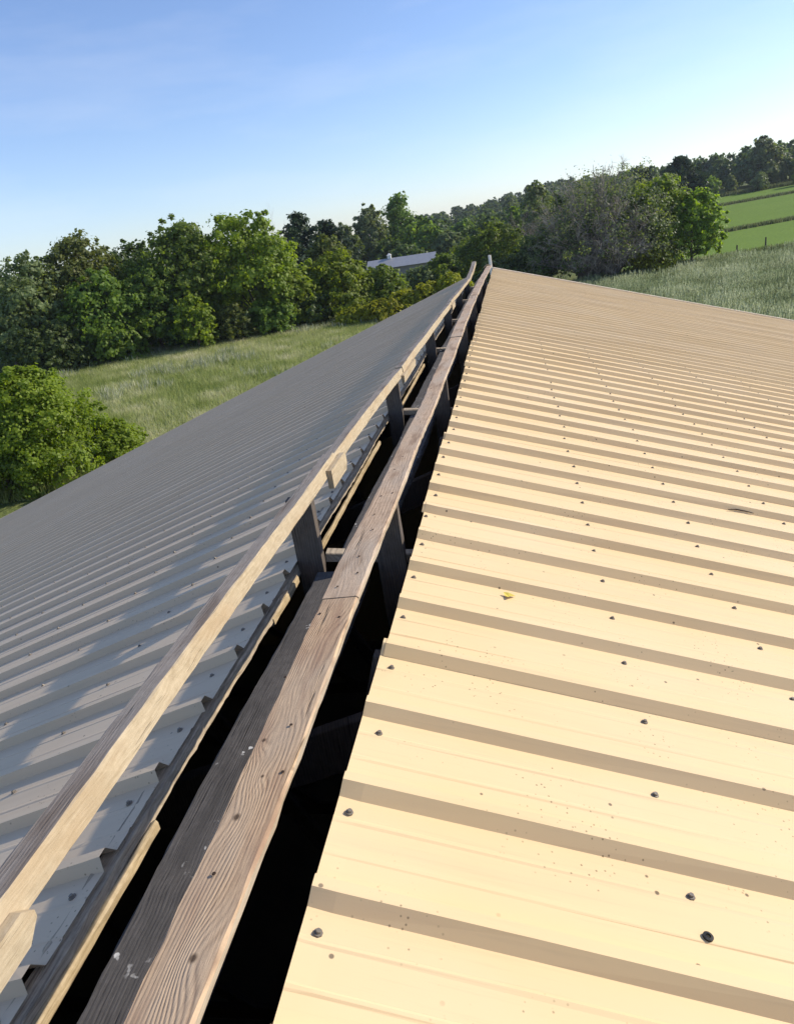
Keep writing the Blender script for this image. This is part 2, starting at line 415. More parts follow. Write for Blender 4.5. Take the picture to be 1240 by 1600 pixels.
# screws
def screw_vf(simple=False):
    V, F = [], []
    def ring(r, z, n=8): 
        b = len(V); V.extend([(r*math.cos(6.2832*i/n), r*math.sin(6.2832*i/n), z) for i in range(n)]); return b
    n = 6 if simple else 8
    a = ring(.0076, 0, n); b = ring(.0070, .0020, n); c = ring(.0044, .0022, n); d = ring(.0040, .0062, n)
    for p, q in ((a, b), (b, c), (c, d)):
        for i in range(n): F.append((p+i, p+(i+1) % n, q+(i+1) % n, q+i))
    F.append(tuple(d+i for i in range(n)))
    return V, F
sv, sf = screw_vf(); SME = bpy.data.meshes.new('screw'); SME.from_pydata(sv, [], sf); SME.materials.append(M_STEEL)
spots = []
rows = [.026, .605, 1.01, 1.47, 1.92] + [1.92+.45*i for i in range(1, 27)]
rowsL = [.05, .57, 1.02, 1.47, 1.92] + [1.92+.45*i for i in range(1, 27)]
for side in 'RL':
    Mx = (rot_R() if side == 'R' else rot_L()).to_3x3()
    base = Vector((0, 0, ZH)) if side == 'R' else Vector((XL, 0, ZL + ZH))
    for n in range(-22, 66):
        for r_ in (rows if side == 'R' else rowsL):
            yy = (Y0 + n*SP - .25*SP) if side == 'R' else (n*SP + .70*SP)
            if yy < YA or yy > YB - .1: continue
            if rg.random() < .03: continue
            p = base + Mx @ Vector((r_ + rg.gauss(0, .006), 0, -.025 + .001)); p.y = yy + rg.gauss(0, .005)
            rot = Mx @ Matrix.Rotation(rg.uniform(-.1, .1), 3, 'X') @ Matrix.Rotation(rg.uniform(-.1, .1), 3, 'Y') @ Matrix.Rotation(rg.uniform(0, 6), 3, 'Z')
            spots.append(((p - cam.matrix_world.translation).length + (60 if yy < .3 else 0), p, rot))
spots.sort(key=lambda s: s[0])
for _, p, rot in spots[:290]:
    o = bpy.data.objects.new('screw', SME); link(o, barn); mm = rot.to_4x4(); mm.translation = p; o.matrix_basis = mm
sv2, sf2 = screw_vf(True); V, F = [], []
for _, p, rot in spots[290:]:
    b = len(V); V += [p + rot @ Vector(v) for v in sv2]; F += [tuple(b+i for i in f) for f in sf2]
tag(mesh('far_screws', V, F, M_STEEL, barn), kind='stuff')

# ridge timbers ---------------------------------------------------
def zz(path): return [(p[0], p[1], p[2] + ZH) + tuple(p[3:]) for p in path]
PL = [('A', [(-.091, -1.2, .115), (-.091, .50, .115), (-.0915, .95, .115), (-.0925, 1.49, .115, .090)], .088, M_PLANK),
      ('B', [(-.0945, 1.497, .116, .092), (-.096, 1.75, .116, .095), (-.092, 2.1, .116, .087), (-.088, 2.5, .116, .081), (-.083, 3.2, .115, .078), (-.082, 4.6, .113, .080), (-.086, 5.6, .113)], .084, M_PLANK2),
      ('C', [(-.088, 5.607, .116), (-.092, 7.0, .115), (-.088, 8.8, .113)], .090, M_PLANK2),
      ('D', [(-.086, 8.81, .114), (-.075, 11.2, .112), (-.058, 12.8, .105), (-.05, 14.7, .09)], .095, M_PLANK2)]
for i, (nm, path, wd, mt) in enumerate(PL):
    board('ridge_plank', M_EDGE, barn, zz(path), wd, .019, seed=20+i, seg=.05, wob=.0010, twist=.02, bev=.004, top=mt)
GB = [([(-.262, -1.2, -.112), (-.262, 2.12, -.112)], .178), ([(-.235, 2.27, -.118), (-.215, 4.2, -.118)], .150),
      ([(-.235, 4.32, -.112), (-.225, 6.4, -.112)], .160), ([(-.235, 6.52, -.118), (-.225, 8.5, -.12)], .160),
      ([(-.235, 8.62, -.115), (-.22, 14.6, -.12)], .150)]
for i, (path, wd) in enumerate(GB):
    board('ridge_board', M_GREY, barn, zz(path), wd, .036, seed=40+i, seg=.05, wob=.0016, twist=.03)
RAILS = [([(-.366, -1.2, .170), (-.364, .62, .170), (-.362, 1.0, .176), (-.364, 1.75, .171), (-.364, 2.56, .168)], .044, .050),
         ([(-.366, 2.565, .160), (-.364, 3.3, .157), (-.368, 4.45, .128)], .045, .049),
         ([(-.366, 4.455, .134), (-.372, 5.6, .118), (-.366, 6.5, .112), (-.372, 8.7, .080)], .045, .049),
         ([(-.376, 8.71, .086), (-.39, 11.2, .030), (-.40, 13.4, -.012)], .050, .042)]
for i, (path, wd, th) in enumerate(RAILS):
    board('vent_rail', M_RAIL, barn, zz(path), wd, th, seed=60+i, seg=.05, wob=.0010, bev=.0025, twist=.03, roll=.14, top=M_RAILTOP, topk=(0, 7))
board('vent_rail', M_RAIL, barn, zz([(-.41, 13.5, -.02), (-.37, 14.2, .08), (-.33, 14.8, .20)]), .075, .06, seed=71, twist=.05, top=M_RAILTOP)
# splice blocks nailed under / beside the rail joints
def splice(path, wd, th, seed): board('splice_block', M_RAIL, barn, zz(path), wd, th, seed=seed, wob=.001, seg=.06)
def cham_block(y0, y1, zt, zb, x0, x1, mat):
    c = .02
    prof = [(y0, zt), (y1-c, zt), (y1, zt-c*.9), (y1, zb+c*1.2), (y1-c*1.3, zb), (y0, zb)]
    V = [(x0, y, z+ZH) for y, z in prof] + [(x1, y, z+ZH) for y, z in prof]; n = len(prof)
    F = [tuple(range(n-1, -1, -1)), tuple(range(n, 2*n))] + [(i, (i+1) % n, n+(i+1) % n, n+i) for i in range(n)]
    F = [f[::-1] for f in F]
    return mesh('splice_block', V, F, mat, barn)
cham_block(.05, .625, .150, .097, -.338, -.322, M_RAIL)
cham_block(2.40, 2.64, .150, .082, -.338, -.318, M_RAIL)
cham_block(4.36, 4.95, .098, .052, -.340, -.322, M_RAIL)
cham_block(8.55, 9.0, .060, .0, -.345, -.326, M_RAIL)

YP = [.13, 2.20, 4.26, 6.50, 8.50, 10.6, 12.7, -1.95]
def rail_z(y):
    P = sorted((p[1], p[2]) for r_ in RAILS for p in r_[0]); return float(np.interp(y, [a for a, _ in P], [b for _, b in P]))
def plank_z(y):
    P = sorted((p[1], p[2]) for r_ in PL for p in r_[1]); return float(np.interp(y, [a for a, _ in P], [b for _, b in P]))
def post(x0, x1, y, z0, z1, lean, seed):
    # an upright 2 x 4, wide face across the barn, slightly rough
    rgp = random.Random(seed); V, F = [], []; n = 8
    for j in range(n+1):
        t = j/n; z = z0+(z1-z0)*t
        for (x, yy) in ((x0, y-.019), (x1, y-.019), (x1, y+.019), (x0, y+.019)):
            V.append((x + lean*t + rgp.gauss(0, .0008), yy + rgp.gauss(0, .0008), z+ZH))
    for j in range(n):
        for k in range(4): F.append((j*4+k, j*4+(k+1) % 4, (j+1)*4+(k+1) % 4, (j+1)*4+k))
    F.append((3, 2, 1, 0)); F.append(tuple(n*4+k for k in range(4)))
    return mesh('vent_post', V, F, M_POST, barn)
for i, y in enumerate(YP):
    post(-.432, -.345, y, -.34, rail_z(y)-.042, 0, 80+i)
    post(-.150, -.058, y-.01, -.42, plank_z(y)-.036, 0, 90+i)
# trusses below
for i, y in enumerate(YP):
    tr = empty('roof_truss', (-.22, y+.045, ZH-3)); tr.parent = barn; tr.matrix_parent_inverse = Matrix.Translation(-barn.location)
    yc = y+.045
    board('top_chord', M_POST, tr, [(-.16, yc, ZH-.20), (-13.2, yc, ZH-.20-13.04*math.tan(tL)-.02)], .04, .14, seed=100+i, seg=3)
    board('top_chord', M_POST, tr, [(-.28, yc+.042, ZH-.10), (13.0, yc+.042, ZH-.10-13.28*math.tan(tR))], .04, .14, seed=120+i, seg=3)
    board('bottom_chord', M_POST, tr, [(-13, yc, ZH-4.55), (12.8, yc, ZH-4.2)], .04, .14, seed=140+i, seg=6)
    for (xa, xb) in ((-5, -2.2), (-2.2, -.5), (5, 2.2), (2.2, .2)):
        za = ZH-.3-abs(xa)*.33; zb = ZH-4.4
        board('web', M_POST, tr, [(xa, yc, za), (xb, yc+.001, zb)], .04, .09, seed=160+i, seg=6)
# gusset cleats across the gap at each truss (light end grain shows between board and posts)
for i, y in enumerate(YP):
    board('cross_cleat', M_PURLIN, barn, zz([(-.345, y+.055, -.096), (-.02, y+.075, -.132)]), .045, .035, seed=180+i, seg=.1)
    mesh('cleat_end', *box_vf(-.052, -.012, y-.1, y-.06, ZH-.19, ZH-.155), M_STRIP, barn)
# ridge purlins
board('ridge_purlin', M_PURLIN, barn, zz([(-.454, -4.4, -.109), (-.454, 14.8, -.109)]), .040, .034, seed=200, seg=.035, wob=.0020, bev=.002)
board('ridge_purlin', M_PURLIN, barn, zz([(.045, -4.4, -.052), (.045, 14.8, -.052)]), .040, .105, seed=201, seg=.3, wob=.001)
board('lath_strip', M_STRIP, barn, zz([(-.427, -1.0, -.130), (-.427, 1.045, -.128)]), .015, .025, seed=202, seg=.05, wob=.0012)
board('lath_strip', M_STRIP, barn, zz([(-.432, 1.86, -.133), (-.432, 2.14, -.130)]), .014, .026, seed=203, seg=.05, wob=.0008)  # this strip and the next two are added to give sunlit bits
board('lath_strip', M_STRIP, barn, zz([(-.432, 2.46, -.160), (-.432, 3.85, -.156)]), .014, .024, seed=204, seg=.05, wob=.0008)
board('lath_strip', M_STRIP, barn, zz([(-.432, 4.5, -.165), (-.432, 6.2, -.16)]), .014, .030, seed=205, seg=.05, wob=.0008)
# nails in the planks
nv, nf = [], []
for i in range(8): nv.append((.0032*math.cos(i*.7854), .0032*math.sin(i*.7854), 0))
for i in range(8): nv.append((.0026*math.cos(i*.7854), .0026*math.sin(i*.7854), .0010))
nf = [(i, (i+1) % 8, 8+(i+1) % 8, 8+i) for i in range(8)] + [tuple(range(8, 16))]
NME = bpy.data.meshes.new('nail'); NME.from_pydata(nv, [], nf); NME.materials.append(M_NAIL)
for (x, y) in [(-.10, .70), (-.135, 1.17), (-.075, 1.40), (-.125, 1.42), (-.112, 1.55), (-.075, 1.62), (-.09, 1.72), (-.085, 1.9), (-.1, 2.02), (-.105, 2.18), (-.07, 2.2), (-.09, 2.6), (-.08, 3.1), (-.1, 3.8), (-.08, 4.2), (-.06, .9), (-.08, 1.02)]:
    z = plank_z(y); o = bpy.data.objects.new('nail', NME); link(o, barn); o.location = (x, y, ZH + z + .001)
# rake trim at the far gable, the white upright board at its top
def strip(name, p0, p1, wy, th, mat):
    a = Vector(p0); b = Vector(p1); d = (b-a).normalized(); nrm = Vector((0, 1, 0)).cross(d) * -1
    if nrm.z < 0: nrm = -nrm
    V = []
    for p in (a, b):
        for (yy, hh) in ((-wy, 0), (wy, 0), (wy, th), (-wy, th)): V.append(p + Vector((0, yy, 0)) + nrm*hh)
    F = [(0, 1, 5, 4), (1, 2, 6, 5), (2, 3, 7, 6), (3, 0, 4, 7), (3, 2, 1, 0), (4, 5, 6, 7)]
    return mesh(name, V, F, mat, barn)
strip('rake_trim', (.0, ENDR+.05, ZH-.004), (13.37, ENDR+.05, ZH-.004-13.37*math.tan(tR)), .04, .024, M_CREAM)
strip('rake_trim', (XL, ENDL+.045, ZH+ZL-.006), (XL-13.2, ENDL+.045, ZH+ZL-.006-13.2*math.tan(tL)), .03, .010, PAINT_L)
board('gable_upright', M_TRIM, barn, [(-.012, ENDR+.06, ZH-.3), (-.030, ENDR+.05, ZH+.255)], .085, .025, seed=210, wob=.0004)
board('vent_end_bracket', M_STRIP, barn, zz([(-.16, 14.75, .07), (-.10, 14.78, .12), (-.03, 14.78, .10)]), .03, .02, seed=211, seg=.03)
# walls and floor so the inside stays dark
zeL = ZH+ZL-13.2*math.sin(tL)/math.cos(tL); zeR = ZH-13.3*math.tan(tR)
box('side_wall', M_SIDING, barn, -12.9, -12.75, YA+.3, YB-.3, 0, zeL-.1)
box('side_wall', M_SIDING, barn, 12.6, 12.75, YA+.3, YB-.3, 0, zeR+.0)
for yw in (YA+.25, YB-.35):
    V = [(-12.75, yw, 0), (12.6, yw, 0), (12.6, yw, zeR), (0, yw, ZH-.2), (XL, yw, ZH-.25), (-12.75, yw, zeL-.1)]
    V += [(x, y+.1, z) for x, y, z in V]
    F = [(0, 1, 2, 3, 4, 5), (11, 10, 9, 8, 7, 6)] + [(i, (i+1) % 6, 6+(i+1) % 6, 6+i) for i in range(6)]
    mesh('gable_wall', V, F, M_SIDING, barn)
box('barn_floor', M_CONC, barn, -12.7, 12.55, YA+.36, YB-.36, .02, .10)

# small things lying on the right roof
def on_right(x, y, dz=0.0):
    return Vector((x, y, ZH - x*math.tan(tR) - .025/math.cos(tR) + dz))
t = NT('yellow_leaf'); M_YLEAF = t.done(t.bsdf(t.mix(t.noise(t.obj(), 60, 2), (.55, .42, .04), (.62, .52, .10)), .6, .3))
V = []; 
for i in range(9):
    a = i*math.pi/4.5; r_ = .013*(1+.35*math.cos(3*a)); V.append((r_*math.cos(a)*1.3, r_*math.sin(a), .002+.006*abs(math.sin(a))))
V.append((0, 0, .001)); F = [(i, (i+1) % 9, 9) for i in range(9)]
lf = mesh('fallen_leaf', V, F, M_YLEAF); lf.location = on_right(.285, 1.868, .004); lf.rotation_euler = (0.1, tR, .5)
tag(lf, 'small curled yellow leaf lying on the tan metal roof', 'leaf')
V, F = [], []
for i in range(14):
    a = i*2*math.pi/14
    for (r_, z) in ((.0085, 0), (.0085, .003), (.004, .004), (.0035, .001)): V.append((r_*math.cos(a), r_*math.sin(a), z))
for i in range(14):
    j = (i+1) % 14
    for k in range(4): F.append((i*4+k, j*4+k, j*4+(k+1) % 4, i*4+(k+1) % 4))
ws = mesh('rubber_washer', V, F, M_RUBBER); ws.location = on_right(.589, .878, .002); ws.rotation_euler = (0, tR, 0)
tag(ws, 'black rubber washer lying loose on the tan metal roof', 'washer')
vv, ff = tube_soup([([(-.05, 0, .004), (-.01, .006, .007), (.03, .002, .006), (.06, -.01, .005)], [.002, .0025, .0022, .001]),
                    ([(-.01, .006, .007), (.02, .022, .008)], [.0018, .001])], 5)
tw = mesh('dry_twig', vv, ff, M_NAIL); tw.location = on_right(1.235, 3.05, .004); tw.rotation_euler = (0, tR, .2)
tag(tw, 'small dark dry twig lying across a roof rib', 'twig')
# ---------------------------------------------------------------- END BARN
#PLANTS#
# ---------------------------------------------------------------- vegetation
NR = np.random.default_rng
def unit(a): return a / (np.linalg.norm(a, axis=-1, keepdims=True) + 1e-9)

def leaf_quads(P, N, size, rng, asp=1.5):
    n = len(P); t = unit(np.cross(N, rng.normal(size=(n, 3)))); b = np.cross(N, t)
    s = (size * rng.uniform(.65, 1.3, n))[:, None]
    V = np.stack([P - t*s*.5*asp, P + b*s*.5 - N*s*.12, P + t*s*.5*asp, P - b*s*.5 - N*s*.12], 1)
    return V

def crown(lobes, n, size, seed, clumps=22, tight=.42, up=.25, fill=.62):
    """leaf soup for a crown made of lobes (cx,cy,cz,rx,ry,rz); leaves gather in clumps so that gaps stay."""
    rng = NR(seed); L = np.array(lobes, float)
    wgt = (L[:, 3]*L[:, 4]*L[:, 5])**(2/3); wgt /= wgt.sum()
    Ps, Ns, Ts = [], [], []
    for (l, wt) in zip(L, wgt):
        k = max(5, int(clumps*len(L)*wt)); d = unit(rng.normal(size=(k, 3))); d[:, 2] = np.where(d[:, 2] < -.55, -d[:, 2], d[:, 2])
        rr = rng.uniform(fill, 1.06, k)[:, None]; c = l[:3] + d*l[3:]*rr
        cr = rng.uniform(.22, .50, k)*l[3:].mean(); far_ = rng.uniform(0, 1, k) < .22; c = np.where(far_[:, None], l[:3] + d*l[3:]*rng.uniform(1.05, 1.28, k)[:, None], c); cr = np.where(far_, cr*.42, cr); ct = rng.uniform(0, 1, k)
        m_ = max(20, int(n*wt)); idx = rng.integers(0, k, m_)
        g = unit(rng.normal(size=(m_, 3))) * (rng.uniform(0, 1, m_)**.45)[:, None]
        g[:, 2] *= .75
        p = c[idx] + g*cr[idx][:, None]
        out = unit((p - l[:3]) / l[3:])
        nn = unit(out*.75 + rng.normal(size=(m_, 3))*.45 + np.array([0, 0, up]) + g*.35)
        Ps.append(p); Ns.append(nn); Ts.append(np.clip(ct[idx]*.55 + rng.uniform(0, .45, m_), 0, 1))
    P = np.concatenate(Ps); N = np.concatenate(Ns); Tn = np.concatenate(Ts)
    ok = P[:, 2] > .05
    return leaf_quads(P[ok], N[ok], size, rng), Tn[ok]

def rand_lobes(w_, h_, seed, n=9, base=.18, spire=.0):
    """a broad uneven crown: big core lobes plus smaller ones round it."""
    rg_ = random.Random(seed); r = w_/2; L = []
    z0 = h_*base; zc = (z0+h_)/2; rz = (h_-z0)/2
    L.append((0, 0, zc-.05*h_, r*.72, r*.72, rz*.80))
    for i in range(n):
        a = i*2.4 + rg_.uniform(-.5, .5); t_ = (i+.5)/n
        z = z0 + (h_-z0)*(.10 + .78*t_) ; rad = r*(.62*math.sqrt(max(.05, 1-(2*t_-.85)**2)))*rg_.uniform(.75, 1.15)*(1-spire*t_)
        q = r*rg_.uniform(.30, .48)*(1-.35*t_)
        L.append((rad*math.cos(a), rad*math.sin(a), min(z, h_-q*.85), q, q, q*rg_.uniform(.8, 1.15)))
    L.append((rg_.uniform(-.15, .15)*r, rg_.uniform(-.15, .15)*r, h_-.19*h_, r*.42, r*.42, .19*h_))
    return L

def trunk_paths(h_, r0, lobes, seed, base_z=0.0):
    rg_ = random.Random(seed); x = y = 0.0; pts, rad = [], []
    for i in range(7):
        t_ = i/6; pts.append((x, y, h_*.72*t_)); rad.append(r0*(1-.72*t_)*(1.35 if i == 0 else 1)); x += rg_.uniform(-.04, .04)*h_*.5; y += rg_.uniform(-.04, .04)*h_*.5
    out = [(pts, rad)]
    for l in lobes[1:]:
        k = rg_.randrange(1, 5); a = Vector(pts[k]); b = Vector(l[:3]); mid = a.lerp(b, .5) + Vector((0, 0, .06*h_*rg_.uniform(-.5, 1)))
        out.append(([a, mid, b], [rad[k]*.5, rad[k]*.32, rad[k]*.10]))
    return out

M_BARK = flat_mat('grey_brown_bark', (.085, .065, .05), (.15, .12, .095), 6.0, .9, .1, 0, .6)
M_DEADBARK = flat_mat('dead_grey_bark', (.17, .145, .125), (.26, .225, .20), 5.0, .9, .1, 0, .3)
LM = {'mid': leaf_mat('leaf_mid_green', (.088, .140, .018), (.190, .265, .040), .5),
      'bright': leaf_mat('leaf_bright_green', (.115, .180, .015), (.255, .330, .032), .5),
      'olive': leaf_mat('leaf_olive', (.090, .122, .024), (.190, .225, .056), .46),
      'dark': leaf_mat('leaf_dark_green', (.054, .092, .020), (.118, .168, .040), .44),
      'silver': leaf_mat('leaf_silver_green', (.095, .132, .048), (.205, .250, .102), .46),
      'pine': leaf_mat('pine_needles', (.024, .046, .020), (.056, .086, .036), .2, (1, 1, .7)),
      'yellow': leaf_mat('leaf_yellow_green', (.19, .215, .013), (.36, .37, .025), .48),
      'far': leaf_mat('leaf_far_wood', (.056, .090, .033), (.125, .165, .060), .42)}

def tree(name, label, x, y, h_, w_, mat, seed, size=.29, n=6500, lobes=None, group='trees round the meadow', base=.14, clumps=24, cat='tree', trunk_r=None, spire=0.0, depth=1.0):
    root = empty(name, (x, y, float(T(x, y)))); tag(root, label, cat, group)
    if y < 130: w_ *= 1.25; n = int(n*1.7); clumps = int(clumps*1.5)
    lb = lobes or rand_lobes(w_, h_, seed, base=base, spire=spire)
    V, tn = crown(lb, n, size, seed, clumps)
    loc = np.array([x, y, float(T(x, y))])
    o = poly_mesh('crown', V, 4, LM[mat], None, tn); o.parent = root
    pv, pf = tube_soup(trunk_paths(h_, trunk_r or .022*h_, lb, seed), 6)
    tr_ = mesh('trunk', pv, pf, M_BARK); tr_.parent = root
    return root

def pine(name, label, x, y, h_, w_, seed, n=7000, size=.34, group='trees round the meadow', mat='pine'):
    rng = NR(seed); root = empty(name, (x, y, float(T(x, y)))); tag(root, label, 'tree', group)
    P, N, Tn, paths = [], [], [], [([(0, 0, 0), (0, 0, h_*.5), (.1, 0, h_*.97)], [.02*h_, .013*h_, .003*h_])]
    lev = 15
    for i in range(lev):
        t_ = i/(lev-1); z = h_*(.12+.85*t_); rr = w_/2*(1.0 if t_ < .45 else max(.12, 1-(t_-.45)*1.45))*rng.uniform(.8, 1.12)
        for k in range(7 if t_ < .85 else 4):
            a = rng.uniform(0, 6.283); r1 = rr*rng.uniform(.65, 1.1); tip = np.array([r1*math.cos(a), r1*math.sin(a), z + r1*.18])
            st = np.array([0, 0, z-.05*h_]); paths.append(([tuple(st), tuple((st+tip)/2), tuple(tip)], [.035, .025, .01]))
            m_ = int(n/(lev*6.5)); u_ = rng.uniform(.25, 1.05, m_)[:, None]
            p = st + (tip-st)*u_ + rng.normal(size=(m_, 3))*np.array([.38, .38, .22])*(.4+.05*w_)
            P.append(p); N.append(unit(rng.normal(size=(m_, 3))*.7 + np.array([0, 0, .6]))); Tn.append(np.full(m_, rng.uniform(0, .6)) + rng.uniform(0, .4, m_))
    P = np.concatenate(P); N = np.concatenate(N); Tn = np.concatenate(Tn)
    o = poly_mesh('crown', leaf_quads(P, N, size, rng, 2.2), 4, LM[mat], None, Tn); o.parent = root
    v_, f_ = tube_soup(paths, 5); t2 = mesh('trunk', v_, f_, M_BARK); t2.parent = root
    return root

def bare_branches(h_, w_, seed, levels=5, kids=5, drop=.0, r0=.3, dome=True):
    rg_ = random.Random(seed); paths = []
    def grow(p, d, L, r, lv):
        n = 4; pts, rad = [p.copy()], [r]; q = p.copy(); dd = d.copy()
        for i in range(n):
            dd = (dd + Vector((rg_.gauss(0, .16), rg_.gauss(0, .16), rg_.gauss(0, .10) + (.05 if lv < 2 else -drop)))).normalized()
            q = q + dd*(L/n)
            if q.z < .3: q.z = .3
            pts.append(q.copy()); rad.append(max(.008, r*(1-.6*(i+1)/n)))
        paths.append((pts, rad))
        if lv >= levels: return
        for k in range(kids):
            i = rg_.randrange(1, n+1); b = pts[i]
            ax = Vector((rg_.gauss(0, 1), rg_.gauss(0, 1), rg_.gauss(0, .55))).normalized()
            nd = (dd*.75 + ax*.75).normalized()
            grow(b, nd, L*rg_.uniform(.52, .78), rad[i]*.62, lv+1)
    for s in range(7):
        a = s*.9 + rg_.uniform(-.3, .3); tl = rg_.uniform(.25, .85)
        grow(Vector((.4*math.cos(a), .4*math.sin(a), .1)), Vector((math.cos(a)*tl, math.sin(a)*tl, 1)).normalized(), h_*.36, r0, 1)
    # squeeze into the wanted dome
    P = np.array([tuple(p) for pts, _ in paths for p in pts]); zx = np.percentile(P[:, 2], 88 if dome else 99.5); rx = np.percentile(np.hypot(P[:, 0], P[:, 1]), 88 if dome else 98)
    out = []
    def fit(p):
        q = Vector((p.x*w_/2/rx, p.y*w_/2/rx, p.z*h_/zx))
        if dome:
            e = math.sqrt((q.x/(w_*.5))**2 + (q.y/(w_*.5))**2 + (max(0, q.z-h_*.35)/(h_*.65))**2)
            if e > .86:
                k_ = (.86 + .20*(1-math.exp(-(e-.86)*1.6))*rg_.uniform(.55, 1.1))/e
                q = Vector((q.x*k_, q.y*k_, q.z*k_ if q.z < h_*.35 else h_*.35*1.0 + (q.z-h_*.35)*k_))
        return q
    for pts, rad in paths: out.append(([fit(p) for p in pts], rad))
    return out

# --- tree line on the left, beyond the meadow
tree('willow_tree', 'grey-green feathery tree at the far left end of the tree line', -52.1, 76.6, 12.3, 10.5, 'silver', 1, n=7500)
tree('broadleaf_tree', 'olive green tree with a narrow raised top near the left edge', -48.3, 81, 14.0, 10.5, 'olive', 2, n=8000, spire=.35)
tree('broadleaf_tree', 'mid green tree behind the dip in the left tree line', -45.3, 88, 12.3, 11, 'dark', 3, n=7000)
tree('broadleaf_tree', 'tall leafy tree with a spiky top left of centre in the left tree line', -37.2, 84.5, 14.0, 11.0, 'mid', 4, n=8500)
tree('broadleaf_tree', 'tallest yellow-green tree of the left tree line', -29.7, 86.8, 13.6, 11.8, 'bright', 5, n=9500)
tree('broadleaf_tree', 'rounded lower tree leaning out right of the tallest yellow-green tree', -25.6, 85.0, 7.6, 6.4, 'bright', 6, n=4500, base=.05)
tree('broadleaf_tree', 'dense green tree in front at the left of the tree line', -43.8, 77.5, 9.6, 9.4, 'mid', 7, n=7000, base=.02)
tree('broadleaf_tree', 'dense green tree below the dip, second row of the left tree line', -39.6, 80, 9.2, 8.2, 'mid', 8, n=6000, base=.02)
tree('young_tree', 'small bright green young tree standing before the left tree line', -33.9, 77.2, 5.8, 4.6, 'bright', 9, n=3200, base=.03, size=.28)
tree('young_tree', 'low light green bush right of the small bright young tree', -30.6, 80.2, 4.3, 4.2, 'olive', 10, n=2600, base=.02, size=.28, cat='bush')
tree('undergrowth_bush', 'shady bush at the foot of the left tree line, far left', -48.2, 72.5, 5.4, 7.5, 'dark', 11, n=4500, base=.0, cat='bush', group='bushes at the foot of the tree line')
tree('undergrowth_bush', 'mid green bush at the foot of the dense front tree on the left', -43.0, 75.2, 4.6, 6.2, 'mid', 12, n=3600, base=.0, cat='bush', group='bushes at the foot of the tree line')
tree('undergrowth_bush', 'dark bush at the foot of the tallest yellow-green tree', -27.2, 82.8, 4.2, 5.6, 'mid', 13, n=3200, base=.0, cat='bush', group='bushes at the foot of the tree line')
tree('undergrowth_bush', 'dark bush filling the shade behind the small bright young tree', -36.4, 80.6, 5.5, 6.5, 'dark', 14, n=3600, base=.0, cat='bush', group='bushes at the foot of the tree line')
tree('undergrowth_bush', 'dark bush between the tallest tree and the big round bush', -23.6, 86.5, 4.6, 5.5, 'dark', 15, n=3000, base=.0, cat='bush', group='bushes at the foot of the tree line')
for i_, (x_, y_, h_, lab) in enumerate([(-56, 92, 10, 'dark tree behind the grey-green feathery tree'), (-50, 96, 10.5, 'dark tree behind the olive tree with the raised top'), (-41, 97, 10, 'dark tree glimpsed in the dip of the left tree line'), (-34, 98, 10.5, 'dark tree behind the gap left of the tallest yellow-green tree'), (-60, 82, 11, 'dark tree cut by the left border of the picture'), (-64, 88, 11, 'dark tree behind the tree at the left border')]):
    tree('shaded_tree', lab, x_, y_, h_, 11, 'dark', 20+i_, n=3800, base=.0, size=.45, group='hidden trees behind the left tree line')
pine('pine_tree', 'tall dark pine with a dense rounded top behind the left tree line', -32.3, 121, 14.2, 11, 31)
pine('pine_tree', 'dark pine right of the tall rounded pine, slightly lower', -29.0, 126, 12.6, 10, 32)
bt = empty('bare_tree', (-34.6, 113.5, 0)); tag(bt, 'bare grey dead tree beside the dark pines', 'tree', 'trees round the meadow')
bv, bf = tube_soup(bare_branches(13.4, 6.0, 33, 4, 5, .0, .18, False), 3); mesh('branches', bv, bf, M_DEADBARK).parent = bt
tree('broadleaf_tree', 'olive green tree in front of the dark pines', -24.3, 103, 9.9, 7.2, 'olive', 34, n=5000, base=.05)
tree('round_bush', 'big rounded bright green bush tree right of the dark gap', -20.6, 90, 7.5, 9.6, 'bright', 35, n=8500, base=.0)
tree('round_bush', 'mid green bush just left of the yellow shrubs', -15.6, 92.5, 5.6, 6.6, 'mid', 36, n=4500, base=.0)
tree('round_bush', 'light green bush in front of the distant grey roof, left half', -19.2, 112, 3.5, 6.5, 'bright', 37, n=3200, base=.0, cat='bush')
tree('round_bush', 'light green bush under the right end of the distant grey roof', -13.6, 118, 3.6, 6.5, 'silver', 38, n=3200, base=.0, cat='bush')
tree('round_bush', 'mid green bush tree right of the distant grey roof', -9.6, 120, 4.6, 8, 'mid', 39, n=4200, base=.0, cat='bush')
# poplars behind the distant barn
for i_, (x_, y_, h_, w_, lab) in enumerate([(-34.5, 197, 16.6, 12, 'poplar with a flat top, leftmost above the distant grey roof'),
        (-27.6, 204, 18.8, 12, 'tallest poplar above the distant grey roof'), (-20.5, 195, 11.5, 13, 'lower rounded tree right of the tallest poplar'),
        (-39.5, 187, 12.6, 11, 'dark lower tree left of the poplars'), (-14.5, 190, 7.5, 10, 'pale green tree beyond the right end of the distant grey roof')]):
    tree('poplar_tree', lab, x_, y_, h_, w_, ['silver', 'mid', 'mid', 'dark', 'silver'][i_], 41+i_, size=.6, n=5200, base=.02, group='poplars behind the distant barn')
for i_, (x_, y_, h_, lab) in enumerate([(-48, 175, 9, 'dark tree beyond the dark pines, left of the distant barn'), (-45, 190, 11, 'dark tree between the pines and the poplars'), (-30, 190, 8, 'shaded tree right behind the distant barn, left half'), (-24, 182, 6, 'low shaded tree right behind the distant barn, middle')]):
    tree('shaded_tree', lab, x_, y_, h_, 12, 'dark', 50+i_, size=.6, n=2600, base=.0, group='hidden trees behind the distant barn')
